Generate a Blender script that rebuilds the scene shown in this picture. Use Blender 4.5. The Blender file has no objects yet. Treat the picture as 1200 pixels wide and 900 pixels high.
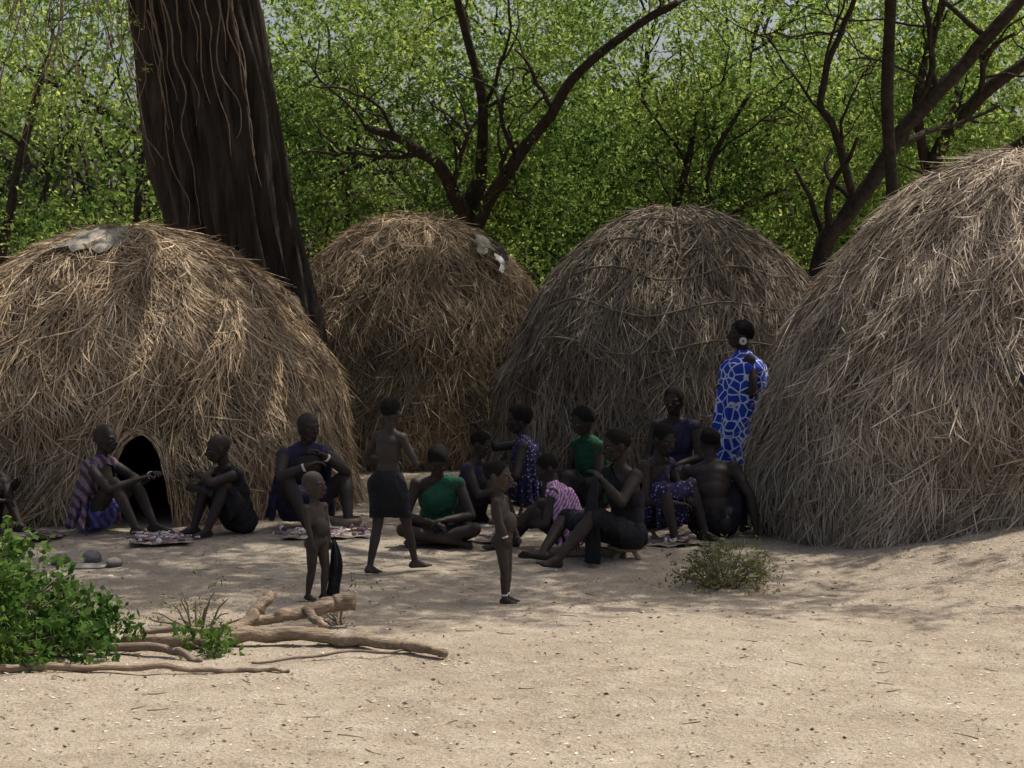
import bpy, bmesh, math, random
import numpy as np
from mathutils import Vector, Matrix, noise
random.seed(3); rng=np.random.default_rng(7)
scene=bpy.context.scene
V=Vector
def sstep(a,b,x):
    t=min(1,max(0,(x-a)/(b-a))); return t*t*(3-2*t)
def gz(x,y):
    z=0.35*sstep(2.2,4.6,x)*sstep(12.3,15.6,y)
    z+=0.035*noise.noise(V((x*.45,y*.45,0)))+0.014*noise.noise(V((x*1.7,y*1.7,3)))
    return z
# ---------------------------------------------------------------- materials
def newmat(name):
    m=bpy.data.materials.new(name); m.use_nodes=True
    nt=m.node_tree; nt.nodes.clear()
    out=nt.nodes.new('ShaderNodeOutputMaterial')
    return m,nt,out
def N(nt,t,**kw):
    n=nt.nodes.new(t)
    for k,v in kw.items(): setattr(n,k,v)
    return n
def ramp(nt,fac,stops):
    r=N(nt,'ShaderNodeValToRGB'); el=r.color_ramp.elements
    while len(el)<len(stops): el.new(.5)
    for e,(p,c) in zip(el,stops):
        e.position=p; e.color=(c[0],c[1],c[2],1)
    nt.links.new(fac,r.inputs['Fac']); return r.outputs['Color']
def mixc(nt,fac,a,b,mode='MIX'):
    m=N(nt,'ShaderNodeMix',data_type='RGBA',blend_type=mode)
    for s,v in ((m.inputs[0],fac),(m.inputs[6],a),(m.inputs[7],b)):
        if isinstance(v,(int,float)): s.default_value=v
        elif isinstance(v,tuple): s.default_value=(*v[:3],1)
        else: nt.links.new(v,s)
    return m.outputs[2]
def noisen(nt,scale,coord=None,detail=4,rough=.55,dist=0):
    n=N(nt,'ShaderNodeTexNoise'); n.inputs['Scale'].default_value=scale
    n.inputs['Detail'].default_value=detail; n.inputs['Roughness'].default_value=rough
    n.inputs['Distortion'].default_value=dist
    if coord is not None: nt.links.new(coord,n.inputs['Vector'])
    return n.outputs['Fac']
def objco(nt,scale=None):
    tc=N(nt,'ShaderNodeTexCoord'); o=tc.outputs['Object']
    if scale:
        mp=N(nt,'ShaderNodeMapping'); mp.inputs['Scale'].default_value=scale
        nt.links.new(o,mp.inputs['Vector']); o=mp.outputs['Vector']
    return o
def bump(nt,h,strength,dist):
    b=N(nt,'ShaderNodeBump'); b.inputs['Strength'].default_value=strength; b.inputs['Distance'].default_value=dist
    nt.links.new(h,b.inputs['Height']); return b.outputs['Normal']
def princ(nt,out,col,rough=.8,normal=None,spec=.3):
    p=N(nt,'ShaderNodeBsdfPrincipled')
    if isinstance(col,tuple): p.inputs['Base Color'].default_value=(*col[:3],1)
    else: nt.links.new(col,p.inputs['Base Color'])
    p.inputs['Roughness'].default_value=rough
    p.inputs['Specular IOR Level'].default_value=spec
    if normal is not None: nt.links.new(normal,p.inputs['Normal'])
    nt.links.new(p.outputs[0],out.inputs[0]); return p
def m_ground():
    m,nt,out=newmat('sandy_soil'); co=objco(nt)
    a=noisen(nt,.5,co,6,.6,.6); b=noisen(nt,3.0,co,7,.7,.4); c=noisen(nt,45,co,4,.7)
    col=ramp(nt,a,[(.32,(.31,.245,.17)),(.5,(.41,.335,.245)),(.68,(.50,.42,.32))])
    col=mixc(nt,.55,col,ramp(nt,b,[(.35,(.24,.185,.125)),(.5,(.40,.325,.235)),(.66,(.58,.50,.395))]))
    col=mixc(nt,.38,col,ramp(nt,c,[(.35,(.20,.155,.11)),(.55,(.44,.365,.28)),(.7,(.66,.60,.51))]))
    h=N(nt,'ShaderNodeMath',operation='ADD'); nt.links.new(b,h.inputs[0]); 
    h2=N(nt,'ShaderNodeMath',operation='MULTIPLY'); nt.links.new(c,h2.inputs[0]); h2.inputs[1].default_value=.4
    nt.links.new(h2.outputs[0],h.inputs[1])
    princ(nt,out,col,.95,bump(nt,h.outputs[0],1.0,.08),.1); return m
def m_straw(name,dark,mid,light):
    m,nt,out=newmat(name); g=N(nt,'ShaderNodeNewGeometry')
    col=ramp(nt,g.outputs['Random Per Island'],[(0,dark),(.5,mid),(1,light)])
    n=noisen(nt,1.6,objco(nt),4)
    col=mixc(nt,1.0,col,ramp(nt,n,[(.3,(.5,.47,.43)),(.65,(1.1,1.05,1))]),'MULTIPLY')
    princ(nt,out,col,.75,None,.25); return m
def m_noise(name,c1,c2,scale=8,rough=.8,bs=.4,bd=.01,stretch=None,spec=.3):
    m,nt,out=newmat(name); co=objco(nt,stretch)
    n=noisen(nt,scale,co,6,.65)
    princ(nt,out,ramp(nt,n,[(.3,c1),(.7,c2)]),rough,bump(nt,n,bs,bd),spec); return m
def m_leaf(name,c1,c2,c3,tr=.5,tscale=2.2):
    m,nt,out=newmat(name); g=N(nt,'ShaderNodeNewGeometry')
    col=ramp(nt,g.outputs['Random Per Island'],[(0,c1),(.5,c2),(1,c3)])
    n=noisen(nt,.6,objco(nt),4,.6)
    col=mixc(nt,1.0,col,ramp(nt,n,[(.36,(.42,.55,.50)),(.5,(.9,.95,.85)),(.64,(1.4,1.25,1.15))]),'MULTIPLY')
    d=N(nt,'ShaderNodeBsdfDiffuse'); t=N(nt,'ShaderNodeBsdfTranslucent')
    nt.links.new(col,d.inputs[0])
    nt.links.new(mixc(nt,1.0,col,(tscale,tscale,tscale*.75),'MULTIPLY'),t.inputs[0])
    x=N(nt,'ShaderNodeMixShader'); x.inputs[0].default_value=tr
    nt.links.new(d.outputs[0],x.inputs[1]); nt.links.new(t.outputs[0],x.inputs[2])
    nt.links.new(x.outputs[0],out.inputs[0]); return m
def m_cloth(name,kind,a,b=None,scale=10):
    m,nt,out=newmat(name); co=objco(nt)
    if kind=='plain':
        col=ramp(nt,noisen(nt,6,co,4),[(.3,a),(.7,b or a)])
    elif kind=='net':
        v=N(nt,'ShaderNodeTexVoronoi',feature='DISTANCE_TO_EDGE'); v.inputs['Scale'].default_value=scale
        nt.links.new(co,v.inputs['Vector'])
        col=ramp(nt,v.outputs['Distance'],[(.05,b),(.075,a)])
    elif kind=='dots':
        v=N(nt,'ShaderNodeTexVoronoi'); v.inputs['Scale'].default_value=scale
        nt.links.new(co,v.inputs['Vector'])
        col=ramp(nt,v.outputs['Distance'],[(.22,b),(.28,a)])
    else:
        w=N(nt,'ShaderNodeTexWave'); w.inputs['Scale'].default_value=scale; w.inputs['Distortion'].default_value=3
        w.bands_direction='DIAGONAL'; nt.links.new(co,w.inputs['Vector'])
        col=ramp(nt,w.outputs['Fac'],[(.4,a),(.6,b)])
    princ(nt,out,col,.9,bump(nt,noisen(nt,11,co,4,.6,1.5),.8,.04),.15); return m
M={}
M['ground']=m_ground()
M['straw1']=m_straw('straw_golden',(.20,.14,.08),(.43,.32,.20),(.74,.61,.43))
M['straw2']=m_straw('straw_brown',(.17,.12,.068),(.36,.27,.165),(.60,.48,.32))
M['straw3']=m_straw('straw_grey_brown',(.13,.105,.075),(.27,.22,.16),(.46,.39,.30))
M['straw4']=m_straw('straw_grey',(.20,.155,.11),(.42,.345,.255),(.72,.63,.50))
M['strawbase']=m_noise('straw_under_layer',(.07,.048,.028),(.19,.135,.08),14,.95,.8,.03,(1,1,.3))
M['bark']=m_noise('dark_bark',(.014,.011,.009),(.08,.063,.05),9,.92,1.0,.10,(1,1,.13),.1)
M['branch']=m_noise('branch_bark',(.018,.014,.011),(.055,.043,.033),12,.9,.8,.03,None,.1)
M['vine']=m_noise('vine_bark',(.12,.085,.06),(.24,.18,.13),9,.9,.4,.01)
M['pole']=m_noise('grey_pole_wood',(.09,.07,.05),(.2,.16,.12),9,.9,.4,.01)
M['log']=m_noise('weathered_wood',(.17,.115,.07),(.42,.32,.22),9,.88,1.0,.03,(1,5,5))
M['leaf']=m_leaf('acacia_leaves',(.045,.075,.02),(.09,.125,.036),(.16,.19,.075),.55,3.0)
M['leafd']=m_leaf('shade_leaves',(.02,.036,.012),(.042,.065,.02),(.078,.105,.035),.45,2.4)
M['bush']=m_leaf('bush_leaves',(.05,.09,.022),(.09,.15,.04),(.17,.24,.075),.35,1.6)
M['shrub']=m_leaf('dry_shrub_leaves',(.10,.11,.05),(.17,.17,.08),(.27,.25,.13),.3,1.3)
M['litter']=m_straw('leaf_litter_mix',(.16,.115,.075),(.38,.30,.21),(.74,.69,.61))
M['stone']=m_noise('grey_stone',(.09,.08,.075),(.2,.185,.17),10,.9,.6,.02)
M['pebble']=m_noise('soil_pebble',(.2,.15,.10),(.38,.30,.2),10,.9,.6,.02)
M['skin']=m_noise('dark_skin',(.026,.018,.0145),(.048,.034,.027),5,.62,.2,.004,None,.22)
M['skin2']=m_noise('dark_skin_dusty',(.036,.027,.022),(.066,.049,.041),6,.68,.2,.004,None,.2)
M['hair']=m_noise('black_hair',(.008,.007,.006),(.018,.015,.013),60,.95,.8,.01,None,.1)
M['eye']=m_noise('eye_white',(.16,.14,.12),(.22,.2,.17),5,.4,0,.001)
M['pupil']=m_noise('eye_dark',(.008,.006,.005),(.012,.01,.008),5,.2,0,.001)
M['white']=m_noise('white_beads',(.6,.57,.52),(.75,.72,.68),20,.6,.2,.003)
M['black']=m_cloth('black_cloth','plain',(.012,.012,.015),(.03,.028,.03))
M['green']=m_cloth('green_cloth','plain',(.018,.075,.045),(.03,.115,.07))
M['dgreen']=m_cloth('dark_green_cloth','plain',(.012,.05,.025),(.02,.08,.04))
M['purple']=m_cloth('purple_cloth','plain',(.028,.025,.048),(.05,.04,.08))
M['blue']=m_cloth('blue_shorts_cloth','stripe',(.06,.07,.26),(.16,.13,.36),6)
M['net']=m_cloth('blue_giraffe_cloth','net',(.025,.06,.42),(.62,.66,.75),11)
M['dots']=m_cloth('purple_dotted_cloth','dots',(.035,.03,.075),(.36,.32,.42),34)
M['pink']=m_cloth('pink_striped_cloth','stripe',(.26,.09,.24),(.5,.36,.48),15)
M['cape']=m_cloth('faded_cloth','stripe',(.22,.13,.15),(.06,.05,.08),5)
M['canvas']=m_noise('faded_canvas',(.20,.18,.14),(.34,.31,.25),6,.9,.5,.02)
M['mat']=m_cloth('display_mat','plain',(.24,.19,.16),(.36,.30,.25))
M['bead1']=m_straw('bead_mix',(.06,.03,.10),(.30,.21,.19),(.75,.7,.65))
# ---------------------------------------------------------------- geometry helpers
class Geo:
    def __init__(s): s.v=[]; s.f=[]
    def add(s,vs,fs):
        o=len(s.v); s.v.extend([tuple(p) for p in vs]); s.f.extend([tuple(i+o for i in f) for f in fs])
def frame(d):
    d=d.normalized(); a=V((0,0,1)) if abs(d.z)<.9 else V((1,0,0))
    u=d.cross(a).normalized(); return d,u,d.cross(u).normalized()
def rings(geo,pts,seg):
    n=len(pts); vs=[]
    for ring in pts: vs+=ring
    fs=[]
    for i in range(n-1):
        for j in range(seg):
            a=i*seg+j; b=i*seg+(j+1)%seg
            fs.append((a,b,b+seg,a+seg))
    fs.append(tuple(range(seg-1,-1,-1))); fs.append(tuple((n-1)*seg+j for j in range(seg)))
    geo.add(vs,fs)
def capsule(geo,p0,p1,r0,r1,seg=12):
    p0=V(p0);p1=V(p1)
    if (p1-p0).length<1e-5: p1=p0+V((0,0,1e-3))
    d,u,w=frame(p1-p0); R=[]
    for a in (-80,-50,-20,0): 
        c=math.radians(a); R.append((p0+d*(r0*math.sin(c)),r0*math.cos(c)))
    for a in (0,20,50,80):
        c=math.radians(a); R.append((p1+d*(r1*math.sin(c)),r1*math.cos(c)))
    rings(geo,[[c+u*(r*math.cos(2*math.pi*j/seg))+w*(r*math.sin(2*math.pi*j/seg)) for j in range(seg)] for c,r in R],seg)
def ellip(geo,c,rad,ax=None,seg=14,nr=9):
    c=V(c)
    X,Y,Z=ax if ax else (V((1,0,0)),V((0,1,0)),V((0,0,1)))
    out=[]
    for i in range(nr):
        t=math.radians(-84+168*i/(nr-1))
        out.append([c+X*(rad[0]*math.cos(t)*math.cos(2*math.pi*j/seg))+Y*(rad[1]*math.cos(t)*math.sin(2*math.pi*j/seg))+Z*(rad[2]*math.sin(t)) for j in range(seg)])
    rings(geo,out,seg)
def catmull(pts,rs,sub):
    P=[V(p) for p in pts]; n=len(P); op=[];orr=[]
    for i in range(n-1):
        a=P[max(i-1,0)];b=P[i];c=P[i+1];d=P[min(i+2,n-1)]
        for k in range(sub):
            t=k/sub
            op.append(.5*((2*b)+(c-a)*t+(2*a-5*b+4*c-d)*t*t+(3*b-a-3*c+d)*t**3)); orr.append(rs[i]*(1-t)+rs[i+1]*t)
    op.append(P[-1]); orr.append(rs[-1]); return op,orr
def tube(geo,pts,rs,seg=8,sub=5,wob=0,rough=0,ridge=0):
    if isinstance(rs,tuple): rs=[rs[0]+(rs[1]-rs[0])*i/(len(pts)-1) for i in range(len(pts))]
    P,R=catmull(pts,rs,sub); sd=random.random()*50
    if wob:
        for i in range(1,len(P)-1):
            P[i]=P[i]+V((noise.noise(V((i*.35,sd,0))),noise.noise(V((i*.35,sd,9))),noise.noise(V((i*.35,sd,20)))))*wob
    ringl=[]; u=None
    for i,p in enumerate(P):
        d=(P[min(i+1,len(P)-1)]-P[max(i-1,0)]).normalized()
        if u is None: _,u,_=frame(d)
        u=(u-d*u.dot(d)).normalized(); w=d.cross(u); ring=[]
        for j in range(seg):
            a=2*math.pi*j/seg; r=R[i]
            if rough: r*=1+rough*noise.noise(V((math.cos(a)*1.5,math.sin(a)*1.5+sd,i*.5)))
            if ridge: r*=1+ridge*(abs(noise.noise(V((math.cos(a)*5,math.sin(a)*5,p.z*.35))))*2-.5)+ridge*.8*noise.noise(V((math.cos(a)*12,math.sin(a)*12,p.z*.9)))
            ring.append(p+u*(r*math.cos(a))+w*(r*math.sin(a)))
        ringl.append(ring)
    rings(geo,ringl,seg)
def mkobj(name,geo,mat,parent=None,smooth=True):
    me=bpy.data.meshes.new(name)
    if isinstance(geo,Geo): me.from_pydata(geo.v,[],geo.f)
    else: me=geo; me.name=name
    me.materials.clear(); me.materials.append(mat)
    if smooth: me.polygons.foreach_set('use_smooth',[True]*len(me.polygons))
    ob=bpy.data.objects.new(name,me); scene.collection.objects.link(ob)
    if parent: ob.parent=parent
    return ob
def empty(name,loc=(0,0,0),rz=0):
    e=bpy.data.objects.new(name,None); e.empty_display_size=.2; scene.collection.objects.link(e)
    e.location=loc; e.rotation_euler=(0,0,rz); return e
def quadmesh(name,verts,mat,parent=None,smooth=False):
    n=verts.shape[0]; me=bpy.data.meshes.new(name)
    me.vertices.add(n*4); me.vertices.foreach_set('co',verts.reshape(-1).astype(np.float32))
    me.loops.add(n*4); me.loops.foreach_set('vertex_index',np.arange(n*4,dtype=np.int32))
    me.polygons.add(n); me.polygons.foreach_set('loop_start',np.arange(0,n*4,4,dtype=np.int32))
    me.update(calc_edges=True); me.materials.append(mat)
    ob=bpy.data.objects.new(name,me); scene.collection.objects.link(ob)
    if parent: ob.parent=parent
    return ob
def leafquads(c,size,flat=0.0,asp=.45):
    n=len(c); d=rng.normal(size=(n,3)); d[:,2]*=(1-flat); d/=np.linalg.norm(d,axis=1)[:,None]
    e=rng.normal(size=(n,3)); e[:,2]*=(1-flat); e-=d*(e*d).sum(1)[:,None]; e/=np.linalg.norm(e,axis=1)[:,None]
    s=(size*rng.uniform(.5,1.5,n))[:,None]
    return np.stack([c-d*s*.5,c+e*s*asp*.5,c+d*s*.5,c-e*s*asp*.5],1)
def leafcloud(name,centers,per,spread,size,mat,parent=None,flat=0.,asp=.45,sprig=True):
    centers=np.asarray(centers); n=len(centers)
    if sprig:
        ns=max(1,per//14)
        sp=np.repeat(centers,ns,0)+rng.normal(size=(n*ns,3))*spread*.6
        dr=rng.normal(size=(n*ns,3)); dr[:,2]-=.5; dr/=np.linalg.norm(dr,axis=1)[:,None]
        t=rng.uniform(0,1,(n*ns,14,1))
        c=sp[:,None,:]+dr[:,None,:]*t*spread*1.6+rng.normal(size=(n*ns,14,3))*size*.5
        c=c.reshape(-1,3)
    else:
        c=np.repeat(centers,per,0)+rng.normal(size=(n*per,3))*np.asarray(spread)
    return quadmesh(name,leafquads(c,size,flat,asp),mat,parent)
# ---------------------------------------------------------------- camera / light / world
cam=bpy.data.cameras.new('camera'); co=bpy.data.objects.new('camera',cam); scene.collection.objects.link(co)
cam.lens=72; cam.sensor_width=36; cam.clip_end=1500
co.location=(0,0,2.2); co.rotation_euler=(math.radians(90-2.88),0,0); scene.camera=co
SD=V((.36,.22,.9)).normalized()
el=math.asin(SD.z); az=math.atan2(SD.x,SD.y)
w=bpy.data.worlds.new('World'); scene.world=w; w.use_nodes=True
nt=w.node_tree; bg=nt.nodes['Background']; sk=nt.nodes.new('ShaderNodeTexSky'); sk.sky_type='NISHITA'; sk.sun_disc=False
sk.sun_elevation=el; sk.sun_rotation=az; sk.dust_density=6.0; sk.air_density=1.0
nt.links.new(sk.outputs[0],bg.inputs[0]); bg.inputs[1].default_value=.15
sl=bpy.data.lights.new('sun','SUN'); sl.energy=5.0; sl.angle=math.radians(.53); sl.color=(1,.96,.89)
so=bpy.data.objects.new('sun',sl); scene.collection.objects.link(so); so.rotation_euler=SD.to_track_quat('Z','Y').to_euler()
scene.view_settings.view_transform='Standard'; scene.view_settings.look='None'; scene.view_settings.exposure=0
# ---------------------------------------------------------------- ground
def axis(lo,hi,step,far):
    a=list(np.arange(lo,hi,step)); c=[]; s=step; x=lo
    while x>-far: s*=1.5; x-=s; c.append(x)
    d=[]; s=step; x=hi
    while x<far: d.append(x); s*=1.5; x+=s
    return c[::-1]+a+d
xs=axis(-6.5,6.5,.05,500); ys=axis(6,22,.05,500)
def micro(x,y):
    if abs(x)>6.6 or not 5.9<y<22.1: return 0
    a=noise.noise(V((x*4.5,y*4.5,7))); b=noise.noise(V((x*10,y*10,0)))
    return .014*a+.007*b-.02*max(0,noise.noise(V((x*3.1,y*3.1,30)))-.22)
vs=[(x,y,gz(x,y)+micro(x,y)) for y in ys for x in xs]
nx=len(xs); fs=[(j*nx+i,j*nx+i+1,(j+1)*nx+i+1,(j+1)*nx+i) for j in range(len(ys)-1) for i in range(nx-1)]
me=bpy.data.meshes.new('ground'); me.from_pydata(vs,[],fs); mkobj('ground',me,M['ground'])
# ---------------------------------------------------------------- huts
def hut(cx,cy,R,H,n,mat,strands,door=None,seed=1,shift=(0,0),wid=1.0,messy=1.0,z0=None):
    z0=gz(cx,cy)-.03 if z0 is None else z0
    par=empty('grass_hut',(cx,cy,z0))
    r_=np.random.default_rng(seed); ph=r_.uniform(0,6.28,6)
    h=np.concatenate([np.linspace(0,.9,60),1-np.geomspace(.1,.0005,40)]); h[-1]=1
    rr=np.clip(1-h**n,0,1)**(1/n)
    rr=rr*(1+.03*np.sin(h*3.0))
    arc=np.concatenate([[0],np.cumsum(np.hypot(np.diff(rr*R),np.diff(h*H)))]); L=arc[-1]
    def S(u,a,lift=0):
        s=np.clip(L-u,0,L); hh=np.interp(s,arc,h); r=np.interp(s,arc,rr)*R
        wob=1+.025*np.sin(2*a+ph[0])+.02*np.sin(3*a+ph[1]+hh*3)+.014*np.sin(7*a+ph[2]+hh*5)+.014*np.sin(hh*17+2*np.sin(2*a+ph[3]))+.008*np.sin(19*a+hh*9)
        over=np.clip(u-L,0,None)
        r=r*wob+lift*np.clip(.25+1.2*(1-hh),0,1)+over*.35
        z=hh*H*(1+.018*np.sin(5*a+ph[4])*(r/R))+lift*hh**1.5*1.0-over
        x=r*np.cos(a)+shift[0]*hh; y=r*np.sin(a)+shift[1]*hh
        return np.stack([x,y,z],-1)
    def indoor(P,m=0):
        if not door: return np.zeros(P.shape[:-1],bool)
        dx,dw,dh=door
        return (np.abs((P[...,0]-dx)/(dw+m))**2.2+np.clip(P[...,2]/(dh+m),0,9)**2.2<1)&(P[...,1]<0)
    nA=220; A=np.linspace(0,2*np.pi,nA+1)[:-1]; NU=130; U=np.linspace(.01,L+.25,NU)
    G=S(U[:,None],A[None,:],-.03)
    vs=G.reshape(-1,3); bad=indoor(vs,.015); f=[]
    for i in range(NU-1):
        for j in range(nA):
            q=(i*nA+j,i*nA+(j+1)%nA,(i+1)*nA+(j+1)%nA,(i+1)*nA+j)
            if not (bad[q[0]] or bad[q[1]] or bad[q[2]] or bad[q[3]]): f.append(q)
    f.append(tuple(range(nA)))
    me=bpy.data.meshes.new('thatch_base'); me.from_pydata([tuple(p) for p in vs],[],f)
    mkobj('thatch_base',me,M['strawbase'],par)
    ns=strands
    u0=L*np.sqrt(r_.uniform(0,1,ns))*1.0-.12
    a0=r_.uniform(0,2*np.pi,ns)
    ln=r_.uniform(.12,.5,ns)
    dirn=r_.normal(0,.35*messy,ns)+.28*messy*np.sin(a0*5+u0*4+ph[3])+.15*np.sin(a0*23+u0*9)
    wild=r_.uniform(0,1,ns)<.14*messy; dirn[wild]=r_.uniform(-1.6,1.6,wild.sum())
    lift0=r_.uniform(-.015,.06,ns)+.03*np.sin(a0*17+u0*6+ph[1]); lift1=lift0+r_.normal(.0,.035,ns)+.01; curv=r_.normal(0,.6,ns)
    ff=r_.uniform(0,1,ns)<.08; lift1[ff]+=r_.uniform(.02,.15,ff.sum())
    K=4; t=np.linspace(0,1,K)[None,:]
    uu=u0[:,None]+ln[:,None]*t*np.cos(dirn)[:,None]
    rad=np.interp(np.clip(L-uu,0,L),arc,rr)*R
    aa=a0[:,None]+ln[:,None]*(t*np.sin(dirn)[:,None]+t*t*curv[:,None]*.3)/np.maximum(rad,.35)
    uu=np.abs(uu)
    lift=lift0[:,None]+(lift1-lift0)[:,None]*t**1.5
    low=.3 if cx>3 else .07
    uu=np.minimum(uu,L+r_.uniform(0,low,ns)[:,None])
    P=S(uu,aa,lift)
    tan=np.gradient(P,axis=1); tan/=np.linalg.norm(tan,axis=2)[...,None]+1e-9
    up=P-np.array([shift[0],shift[1],H*.15]); up/=np.linalg.norm(up,axis=2)[...,None]
    up=up+r_.normal(0,.5,(ns,1,3))
    sd=np.cross(tan,up); sd/=np.linalg.norm(sd,axis=2)[...,None]+1e-9
    wd=(r_.uniform(.0022,.0068,ns)*wid)[:,None,None]*np.array([.7,1,.8,.25])[None,:,None]
    Lf=P-sd*wd; Rt=P+sd*wd
    keep=~(indoor(P,.03).any(1)); Lf=Lf[keep];Rt=Rt[keep]; m=len(Lf)
    vv=np.stack([Lf,Rt],2).reshape(-1,3)
    base=(np.arange(m)*K*2)[:,None,None]+ (np.arange(K-1)*2)[None,:,None]+np.array([0,1,3,2])[None,None,:]
    idx=base.reshape(-1).astype(np.int32)
    me=bpy.data.meshes.new('straw_thatch'); me.vertices.add(len(vv)); me.vertices.foreach_set('co',vv.reshape(-1).astype(np.float32))
    me.loops.add(len(idx)); me.loops.foreach_set('vertex_index',idx)
    npol=len(idx)//4; me.polygons.add(npol); me.polygons.foreach_set('loop_start',np.arange(0,len(idx),4,dtype=np.int32))
    me.update(calc_edges=True); me.materials.append(mat)
    ob=bpy.data.objects.new('straw_thatch',me); scene.collection.objects.link(ob); ob.parent=par
    if door:
        dx,dw,dh=door
        def ysurf(x,z):
            hh=min(max(z/H,0),1); r=R*max(0,1-hh**n)**(1/n)*(1+.03*math.sin(hh*3)); 
            a=math.atan2(-math.sqrt(max(r*r-x*x,0)),x); q=S(np.array(L-np.interp(hh,h,arc)),np.array(a)); return float(q[1])
        g=Geo()
        for k in range(80):
            off=random.uniform(-.035,.05); pts=[]
            a_s=random.uniform(-.05,2.2); a_e=min(math.pi+.05,a_s+random.uniform(.5,1.6))
            for q in range(7):
                a=a_s+(a_e-a_s)*q/6
                x=dx+(dw+.03+off)*math.cos(a); z=max(-.02,(dh+.03+off)*max(0,math.sin(a))**.9)
                pts.append((x,ysurf(x,z)-.02+random.uniform(-.03,.03),z))
            tube(g,pts,(.006,.003),4,2,.015)
        mkobj('door_rim',g,mat,par,False)
    return par,S,L
h1,S1,L1=hut(-3.8,20.3,2.15,2.72,2.05,M['straw1'],48000,door=(.47,.27,.86),seed=11,messy=1.1)
h2,S2,L2=hut(-1.25,25.5,1.85,3.02,2.15,M['straw2'],28000,seed=12,messy=1.3)
h3,S3,L3=hut(1.78,22.5,1.97,2.98,2.1,M['straw3'],32000,seed=13,messy=.9)
h4,S4,L4=hut(4.5,18.2,2.36,3.30,1.85,M['straw4'],76000,seed=14,messy=1.0,wid=.85,z0=.0)
g=Geo()
for k in range(5):
    s=.75+k*.42; pts=[]
    a0=math.radians(-150+random.uniform(-8,8)); a1=math.radians(-25+random.uniform(-8,8))
    for q in range(9): 
        a=a0+(a1-a0)*q/8; pts.append(tuple(S3(np.array(s+.07*math.sin(q*1.7+k)),np.array(a),.08)))
    tube(g,pts,(.013,.009),5,3,.02)
for k in range(9):
    a=math.radians(-150+k*15+random.uniform(-4,4)); pts=[tuple(S3(np.array(.3+q*.5),np.array(a+.05*q*random.uniform(-.6,.6)),.08)) for q in range(random.randint(4,6))]
    tube(g,pts,(.012,.009),5,3,.02)
for k in range(24):
    a=math.radians(random.uniform(-155,-20)); s=random.uniform(.2,2.2); da=random.uniform(-.5,.5)
    pts=[tuple(S3(np.array(s+q*.2),np.array(a+da*q/3),.09)) for q in range(4)]
    tube(g,pts,(.010,.006),5,3,.02)
mkobj('lashed_poles',g,M['pole'],h3)
def patch(S,u0,u1,a0,a1,mat,par,name,nu=10,na=14,lift=.06):
    g=Geo(); vs=[];fs=[]
    for i in range(nu+1):
        for j in range(na+1):
            u=u0+(u1-u0)*i/nu+ .05*math.sin(j*1.3); a=math.radians(a0+(a1-a0)*j/na+3*math.sin(i*1.1))
            vs.append(tuple(S(np.array(u),np.array(a),lift+.03*noise.noise(V((i*.5,j*.5,u0))))))
    for i in range(nu):
        for j in range(na):
            q=i*(na+1)+j; fs.append((q,q+1,q+na+2,q+na+1))
    g.add(vs,fs); return mkobj(name,g,mat,par)
patch(S1,.35,.95,-128,-82,M['canvas'],h1,'canvas_patch',lift=.07)
patch(S2,.95,1.2,-40,-22,M['canvas'],h2,'rag',4,5,.08)
patch(S2,1.3,1.5,-36,-30,M['white'],h2,'rag_white',3,4,.1)
patch(S2,1.05,1.35,-24,-12,M['black'],h2,'rag_dark',4,5,.1)
patch(S4,2.7,3.15,-101,-95.5,M['purple'],h4,'hanging_cloth',6,5,.12)
g=Geo(); tube(g,[(-2.35,21.9,2.0),(-2.0,21.4,1.1),(-1.72,21.2,.0)],(.075,.085),10,5,.02,.1); 
mkobj('leaning_log',g,M['pole'])
# ---------------------------------------------------------------- large tree
tree=empty('large_tree')
g=Geo()
tube(g,[(-2.7,23.2,-.3),(-2.76,23.2,.5),(-2.92,23.2,1.6),(-3.15,23.2,2.8),(-3.36,23.2,4.1),(-3.56,23.15,5.4),(-3.75,23,7),(-3.9,22.8,8.6)],[1.0,.82,.75,.73,.72,.70,.6,.45],140,16,0,0,.16)
mkobj('trunk',g,M['bark'],tree)
g=Geo()
limbs=[[(-3.7,23,6.6),(-2,22.4,7.6),(0,21.3,8.2),(2.2,20.5,8.6),(4.6,20,8.9)],[(-3.6,23,6.9),(-1.8,21.5,8),(-.5,19.5,8.6),(.8,17.8,8.7),(2,16.6,8.6)],
 [(-3.8,22.9,7.3),(-2,23.6,8.3),(.5,24.6,8.9),(3.5,25,9.1)],[(-3.9,22.8,7.5),(-5.5,21.8,8.4),(-7,20.4,8.8)],[(-3.9,22.8,7.8),(-4.2,21,8.8),(-3.9,18.5,9)],
 [(0,21.3,8.2),(1.2,19.6,8.6),(3,18,8.7)],[(-3.7,22.9,6.8),(-5.6,23.8,8),(-8,24.5,8.6)]]
for l in limbs: tube(g,l,(.24,.05),10,6,.15,.1)
mkobj('limbs',g,M['bark'],tree)
cs=[]
while len(cs)<1080:
    x=random.uniform(-3.2,6.6); y=random.uniform(14.6,27); z=random.uniform(7.3,9.8)
    gx=x-.4*(z-1); gy=y-.245*(z-1)
    if gy<13.5+.45*math.sin(gx*1.3): continue
    if gx>2.3 and gy<19.8 and random.random()<.90: continue
    if gx<-1.8 and gy>18.6: 
        if random.random()<.6: continue
    if gx<-3.1 and gy>17 and random.random()<.5: continue
    if noise.noise(V((x*.6,y*.6,z*.2)))<-.20: continue
    cs.append((x,y,z))
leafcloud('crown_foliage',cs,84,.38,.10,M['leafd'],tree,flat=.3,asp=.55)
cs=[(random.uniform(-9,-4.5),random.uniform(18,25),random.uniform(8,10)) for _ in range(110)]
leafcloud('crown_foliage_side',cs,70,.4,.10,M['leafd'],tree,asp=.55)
g=Geo(); vl=[]
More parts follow.
